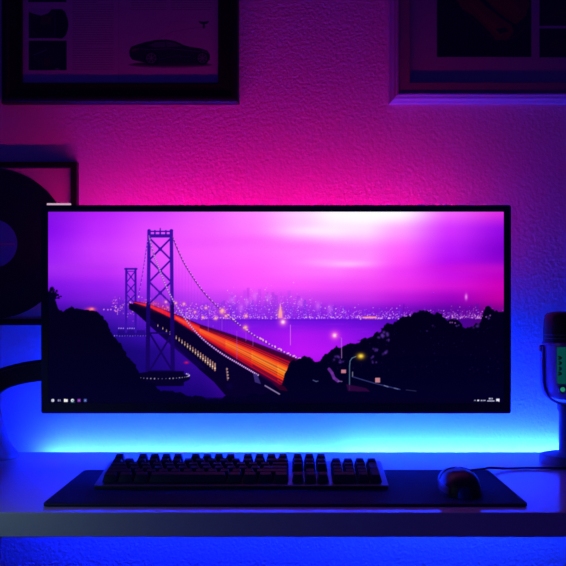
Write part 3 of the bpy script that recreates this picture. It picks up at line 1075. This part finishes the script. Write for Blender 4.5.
def mouse_shell(v0, v1, u0, u1, off, thick=None, nu=28, nv=28, zmin=.0012):
    """Part of the humped upper surface; v runs from the palm (0) to the front (1), u across (-1..1)."""
    bm = bmesh.new()

    def S(u, v, o):
        y = (v - .5) * ML
        e = max(0, 1 - abs(2 * v - 1) ** 2.6) ** .5
        wid = (MW / 2) * (1 - .10 * math.sin(math.pi * v) * (1 if v > .45 else .6)) * e ** .8
        ht = MH * (max(0, 1 - abs((v - .40) / (.64 if v > .40 else .43)) ** 2.8)) ** .48
        ht = max(ht, .004)
        a = u * math.pi / 2
        x = wid * math.copysign(abs(math.sin(a)) ** .82, a)
        z = max(zmin, ht * abs(math.cos(a)) ** .58)
        n = Vector((math.sin(a), .0, math.cos(a)))
        return Vector((MX + x, MY + y, pz + z)) + n * o
    def grid(o):
        return [[bm.verts.new(S(u0 + (u1 - u0) * i / nu, v0 + (v1 - v0) * j / nv, o)) for i in range(nu + 1)] for j in range(nv + 1)]
    A = grid(off)
    for j in range(nv):
        for i in range(nu):
            bm.faces.new((A[j][i], A[j][i + 1], A[j + 1][i + 1], A[j + 1][i]))
    if thick:
        B = grid(off - thick)
        for j in range(nv):
            for i in range(nu):
                bm.faces.new((B[j][i], B[j + 1][i], B[j + 1][i + 1], B[j][i + 1]))
        for j in range(nv):
            bm.faces.new((A[j][0], A[j + 1][0], B[j + 1][0], B[j][0]))
            bm.faces.new((A[j][nu], B[j][nu], B[j + 1][nu], A[j + 1][nu]))
        for i in range(nu):
            bm.faces.new((A[0][i], B[0][i], B[0][i + 1], A[0][i + 1]))
            bm.faces.new((A[nv][i], A[nv][i + 1], B[nv][i + 1], B[nv][i]))
    else:
        # close underneath
        for j in range(nv):
            bm.faces.new((A[j][0], A[j + 1][0], A[j + 1][nu], A[j][nu]))
        bmesh.ops.remove_doubles(bm, verts=bm.verts, dist=1e-6)
    return bm


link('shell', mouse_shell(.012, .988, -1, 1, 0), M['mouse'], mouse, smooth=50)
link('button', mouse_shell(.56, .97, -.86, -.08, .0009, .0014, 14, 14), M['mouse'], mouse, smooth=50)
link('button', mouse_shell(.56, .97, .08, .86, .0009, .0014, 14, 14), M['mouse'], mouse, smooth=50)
link('side_trim', mouse_shell(.10, .56, -.965, -.80, .0007, .0012, 6, 18), M['mouse_trim'], mouse, smooth=50)
link('scroll_wheel', lathe([(.008, -.003), (.0105, -.002), (.0105, .002), (.008, .003)], MX, MY + .030, 'X', pz + .0232, n=28), M['wheel'], mouse, smooth=40)
path = catmull([(MX + .001, MY + .056, pz + .008), (MX + .004, MY + .075, pz + .0050), (MX + .016, 1.655, pz + .0034), (MX + .045, 1.705, pz + .0034), (MX + .075, 1.726, pz + .0036), (MX + .088, 1.738, pz + .0034),
                (MX + .12, 1.757, DESK_Z + .0030), (MX + .16, 1.765, DESK_Z + .0026), (MX + .24, 1.762, DESK_Z + .0026), (MX + .36, 1.755, DESK_Z + .0026), (MX + .46, 1.70, DESK_Z + .0026), (MX + .52, 1.62, DESK_Z + .0026)], 10)
bm = bmesh.new()
add_sweep(bm, path, circle(.0021, 8), up=Vector((0, 0, 1)))
link('cable', bm, M['rubber'], mouse, smooth=60)

# ------------------------------------------------------------------ microphone
DMIC = 1.84
MCX = PX(568, DMIC)
mic = thing('microphone', 'studio microphone on a round desk stand right of the monitor', 'microphone', (MCX, DMIC, DESK_Z))
s = DMIC / F
zc = lambda py: PZ(py, DMIC)
# round weighted base
link('base', lathe([(28 * s, 0), (28.4 * s, .003), (28.2 * s, .011), (26.5 * s, .016), (20 * s, .0185), (9 * s, .020), (8.6 * s, .024)], MCX, DMIC, cz=DESK_Z, n=64), M['mic_stand'], mic, smooth=40)
link('stem', lathe([(9 * s, .020), (9 * s, zc(412) - DESK_Z), (10.5 * s, zc(409) - DESK_Z), (10.5 * s, zc(404) - DESK_Z)], MCX, DMIC, cz=DESK_Z, n=40), M['mic_stand'], mic, smooth=40)
# U shaped yoke and its pivot screws
bm = bmesh.new()
yk = catmull([(MCX - 26.0 * s, DMIC, zc(346)), (MCX - 26.0 * s, DMIC, zc(370)), (MCX - 24 * s, DMIC, zc(390)), (MCX - 14 * s, DMIC, zc(401)), (MCX, DMIC, zc(404)),
              (MCX + 14 * s, DMIC, zc(401)), (MCX + 24 * s, DMIC, zc(390)), (MCX + 26.0 * s, DMIC, zc(370)), (MCX + 26.0 * s, DMIC, zc(346))], 8)
add_sweep(bm, yk, round_rect(1.0 * s, 5 * s, .8 * s, 3), up=Vector((0, 1, 0)))
link('yoke', bm, M['mic_body'], mic, smooth=45)
for sg in (-1, 1):
    link('pivot_screw', lathe([(3.6 * s, sg * 24.5 * s), (3.6 * s, sg * 27.6 * s), (3.0 * s, sg * 28.4 * s)], MCX, DMIC, 'X', zc(348.5), n=28), M['mic_stand'], mic, smooth=40)
link('body', lathe([(10 * s, zc(399)), (19 * s, zc(396)), (22.4 * s, zc(391)), (23.8 * s, zc(384)), (24.4 * s, zc(372)), (24.6 * s, zc(350)), (24.4 * s, zc(345.6))], MCX, DMIC, n=72), M['mic_body'], mic, smooth=40)
link('trim_ring', lathe([(24.5 * s, zc(345.6)), (25.4 * s, zc(345)), (25.4 * s, zc(342.4)), (24.6 * s, zc(341.8))], MCX, DMIC, n=72), M['mic_ring'], mic, smooth=40)
prof = [(24.3 * s, zc(341.8)), (24.2 * s, zc(330)), (23.6 * s, zc(320)), (22.6 * s, zc(315.5)), (20.4 * s, zc(313)), (14 * s, zc(311.8)), (1 * s, zc(311.4))]
gri = link('grille', lathe(prof, MCX, DMIC, n=72), M['mic_grille'], mic, smooth=40)
bm = bmesh.new()
pr = 24.25 * s
for zz in (338, 334.5):
    add_lathe(bm, [(pr - .0004, -.0006), (pr + .0006, -.0006), (pr + .0006, .0006), (pr - .0004, .0006)], MCX, DMIC, cz=zc(zz), n=72, closed=True)
link('grille_band', bm, M['mic_stand'], gri, smooth=40)
# added glowing patch imitating green light that falls on the body's front
bm = bmesh.new()
ra, rows_ = 24.95 * s, []
for py in (382.0, 381.0, 365, 347.2, 346.2):
    ins = 2 if py in (382.0, 346.2) else 0
    rows_.append([bm.verts.new((MCX + (ra if py < 372 else ra - .1 * s) * math.cos(a), DMIC + ra * math.sin(a), zc(py)))
                  for a in [math.radians(-90 + (-40 + ins) + (54 - 2 * ins) * k / 16) for k in range(17)]])
for a, b in zip(rows_, rows_[1:]):
    for k in range(16):
        bm.faces.new((a[k], a[k + 1], b[k + 1], b[k]))
ex = bmesh.ops.extrude_face_region(bm, geom=bm.faces[:])
for v in [e for e in ex['geom'] if isinstance(e, bmesh.types.BMVert)]:
    v.co.x = MCX + (v.co.x - MCX) * 1.004
    v.co.y = DMIC + (v.co.y - DMIC) * 1.004
link('green_light_patch', bm, M['green_cast'], mic, smooth=40)
# volume knob with its lit centre on the front, near the foot of the body
ang = math.radians(-121)
kx, ky = MCX + 22.6 * s * math.cos(ang), DMIC + 22.6 * s * math.sin(ang)
knb = link('knob', lathe([(4.2 * s, 0), (4.2 * s, -4 * s), (3.6 * s, -4.8 * s), (2.4 * s, -4.8 * s)], kx, ky + .001, 'Y', zc(387.5), n=32), M['mic_stand'], mic, smooth=40)
link('indicator', lathe([(2.3 * s, 0), (2.3 * s, -.0008)], kx, ky + .001 - 4.8 * s, 'Y', zc(387.5), n=24), M['green_led'], knb)
# a column of small black marks down the body, as printed on it
bm = bmesh.new()
for py, hw in ((356.8, 2.7), (361.8, 2.3), (367.4, 2.1), (372.2, 2.7)):
    for a0, a1, dz0, dz1 in ((-1, .1, 1.5, .2), (-1, .1, -1.5, -.2)):
        pts = []
        for k in range(5):
            f = k / 4
            u = (a0 + (a1 - a0) * f) * hw
            aa = math.radians(-90) - math.asin((12.4 - u) / 25.15)
            zz = zc(py) + (dz0 + (dz1 - dz0) * f) * s
            R_ = 25.15 * s
            pts.append(Vector((MCX + R_ * math.cos(aa), DMIC + R_ * math.sin(aa), zz)))
        add_sweep(bm, pts, [(-.0013, -.0003), (.0013, -.0003), (.0013, .0003), (-.0013, .0003)], up=Vector((-.4, -.9, 0)))
link('printed_marks', bm, M['mic_mark'], mic)

# ------------------------------------------------------------------ desk lamp at the left edge
DL = 1.90
sl_ = DL / F
LCX = PX(-15, DL)
lamp = thing('desk_lamp', 'curved black lamp arm reaching in from the left edge behind the monitor', 'lamp', (LCX, DL, DESK_Z))
hz = lambda py: PZ(py, DL) - DESK_Z
link('base', lathe([(33 * sl_, 0), (33.4 * sl_, .003), (32 * sl_, .009), (27 * sl_, hz(447)), (23 * sl_, hz(440)), (20 * sl_, hz(430)), (16.5 * sl_, hz(416)), (14 * sl_, hz(404)), (12 * sl_, hz(398))], LCX, DL, cz=DESK_Z, n=64), M['lamp_base'], lamp, smooth=50)
arm = catmull([(LCX, DL, PZ(400, DL)), (PX(-13, DL), DL, PZ(392, DL)), (PX(0, DL), DL, PZ(380.6, DL)), (PX(14, DL), DL, PZ(375.2, DL)), (PX(28, DL), DL, PZ(372, DL)), (PX(42, DL), DL, PZ(370.3, DL)), (PX(52, DL), DL, PZ(370.5, DL)), (PX(60, DL), DL, PZ(372.5, DL))], 8)
bm = bmesh.new()
add_sweep(bm, arm, round_rect(10.6 * sl_, .011, .004, 4), up=Vector((0, 1, 0)))
arm_o = link('arm', bm, M['lamp_black'], lamp, smooth=50)
bm = bmesh.new()
trim = [p + Vector((0, -.0113, 0)) for p in arm]
out = []
for i, p in enumerate(trim):
    t = (trim[min(i + 1, len(trim) - 1)] - trim[max(i - 1, 0)]).normalized()
    sd = t.cross(Vector((0, 1, 0))).normalized()
    if sd.z < 0:
        sd = -sd
    out.append(p + sd * 7.0 * sl_)
add_sweep(bm, out, circle(.0009, 6), up=Vector((0, 1, 0)))
link('arm_trim', bm, M['lamp_edge'], arm_o, smooth=60)
hp = arm[-1]
link('lamp_head', lathe([(.010, .004), (.017, -.004), (.018, -.030), (.016, -.032)], hp.x - .004, DL, cz=hp.z, n=40), M['lamp_black'], lamp, smooth=40)

# ------------------------------------------------------------------ framed magazine spread, top left
DW = 1.985
fx0, fx1, fz0 = PX(1.8, DW), PX(238.8, DW), PZ(103.4, DW)
fz1 = fz0 + .345
fr1 = thing('picture_frame', 'black framed magazine spread with a side-on car picture, upper left wall', 'picture', ((fx0 + fx1) / 2, WALL_Y, fz0), group='pictures hung on the wall')
ff = DW / F
prof = [(0, 0), (0, .016), (.003, .020), (.008, .0215), (3.2 * 2 * ff, .0215), (4.2 * 2 * ff, .0185), (16 * ff, .0170), (19 * ff, .0175), (20.6 * ff, .0160), (20.6 * ff, 0)]
link('frame', frame_mesh(fx0, fx1, fz0, fz1, prof, WALL_Y), M['black_frame'], fr1)
in_ = 20 * ff
link('backboard', box(fx0 + in_ - .004, fx1 - in_ + .004, WALL_Y - .0110, WALL_Y - .0005, fz0 + in_ - .004, fz1 - in_ + .004), M['backing'], fr1)
PYY = WALL_Y - .0114
pxa, pxb, pya, pyb = 20.0, 220.0, 103.4 - .345 / ff + 19, 84.5
k_ = PYY / DW
raster_object('printed_spread', paint_spread(pxa, pya, pxb, pyb), PX(pxa, DW), PX(pxb, DW), PZ(pyb, DW), PZ(pya, DW), PYY, M['paper'], fr1)
link('glass_pane', box(fx0 + in_ - .003, fx1 - in_ + .003, WALL_Y - .0150, WALL_Y - .0138, fz0 + in_ - .003, fz1 - in_ + .003), M['glass'], fr1)

# ------------------------------------------------------------------ framed sheet, top right
gx0, gz0 = PX(389.5, DW), PZ(103.2, DW)
gx1, gz1 = gx0 + .53, gz0 + .43
fr2 = thing('picture_frame', 'white moulded frame holding a dark picture of a red car, upper right wall', 'picture', ((gx0 + gx1) / 2, WALL_Y, gz0), group='pictures hung on the wall')
prof = [(0, 0), (0, .006), (1.2 * ff, .010), (2.2 * ff, .011), (2.6 * ff, .014), (4.2 * ff, .019), (6.4 * ff, .021), (7.0 * ff, .0235), (8.6 * ff, .0245), (9.4 * ff, .0225), (19.6 * ff, .0215), (20.2 * ff, .0205), (20.2 * ff, 0)]
link('frame', frame_mesh(gx0, gx1, gz0, gz1, prof, WALL_Y), M['white_frame'], fr2)
in_ = 19.8 * ff
link('backboard', box(gx0 + in_ - .004, gx1 - in_ + .004, WALL_Y - .0136, WALL_Y - .0005, gz0 + in_ - .004, gz1 - in_ + .004), M['backing'], fr2)
qx0, qx1 = 389.5 + 19.5, 389.5 + .53 / ff - 19.5
qy1, qy0 = 103.2 - 19.5, 103.2 - .43 / ff + 19.5
raster_object('printed_sheet', paint_sheet(qx0, qy0, qx1, qy1), PX(qx0, DW), PX(qx1, DW), PZ(qy1, DW), PZ(qy0, DW), WALL_Y - .0140, M['paper'], fr2)
link('glass_pane', box(gx0 + in_ - .003, gx1 - in_ + .003, WALL_Y - .0185, WALL_Y - .0170, gz0 + in_ - .003, gz1 - in_ + .003), M['glass'], fr2)

# ------------------------------------------------------------------ framed record, left edge
rcx, rcz = PX(-7, DW), PZ(243.6, DW)
hw_ = 84.3 * ff
hz_ = 81.6 * ff
rf = thing('record_frame', 'thin black square frame around a record, partly behind the monitor', 'frame', (rcx, WALL_Y, rcz - hz_))
prof = [(0, 0), (0, .019), (.001, .020), (5.4 * ff, .020), (6.2 * ff, .019), (6.2 * ff, 0)]
link('frame', frame_mesh(rcx - hw_, rcx + hw_, rcz - hz_, rcz + hz_, prof, WALL_Y), M['black_frame'], rf)
i6 = 5.6 * ff
link('backboard', box(rcx - hw_ + i6, rcx + hw_ - i6, WALL_Y - .0120, WALL_Y - .0005, rcz - hz_ + i6, rcz + hz_ - i6), M['backing'], rf)
link('glass_pane', box(rcx - hw_ + i6, rcx + hw_ - i6, WALL_Y - .0178, WALL_Y - .0166, rcz - hz_ + i6, rcz + hz_ - i6), M['glass'], rf)
rec = thing('vinyl_record', 'black vinyl record with a blue centre label, mounted in the thin frame', 'record', (rcx, WALL_Y - .0120, rcz))
R0 = 75.2 * ff
vo_ = link('disc', lathe([(R0, -.0002), (R0, -.0018), (R0 - .003, -.0024), (R0 - .006, -.0018), (.056, -.0018), (.054, -.0026), (.0036, -.0026), (.0036, -.0002)], rcx, WALL_Y - .0121, 'Y', rcz, n=128, closed=True), M['vinyl'], rec, smooth=30)
lb = link('label', lathe([(24.2 * ff, 0), (24.2 * ff, -.0004), (.0037, -.0004), (.0037, 0)], rcx, WALL_Y - .0121 - .0026, 'Y', rcz, n=64, closed=True), M['label'], rec)
lb['label'] = 'blue paper centre label'
bm = bmesh.new()
add_box(bm, rcx - 20 * ff, rcx + 21.5 * ff, WALL_Y - .0153, WALL_Y - .0151, rcz - .5 * ff - .0012, rcz - .5 * ff + .0012)
link('printed_line', bm, M['label_line'], lb)

# ------------------------------------------------------------------ light of the room
w = bpy.data.worlds.new('dim_room')
sc.world = w
w.use_nodes = True
w.node_tree.nodes['Background'].inputs['Color'].default_value = (.09, .02, 1, 1)
w.node_tree.nodes['Background'].inputs['Strength'].default_value = .07

ld = bpy.data.lights.new('room_lamp', 'AREA')
ld.shape = 'DISK'
ld.size = .10
ld.energy = .050
ld.spread = math.radians(120)
ld.color = (.58, 1.0, .92)
lo = bpy.data.objects.new('room_lamp', ld)
COL.objects.link(lo)
lo.location = (-.55, 1.2, .88)
lo.rotation_euler = (Vector((-.30, 1.40, .70)) - Vector(lo.location)).to_track_quat('-Z', 'Y').to_euler()
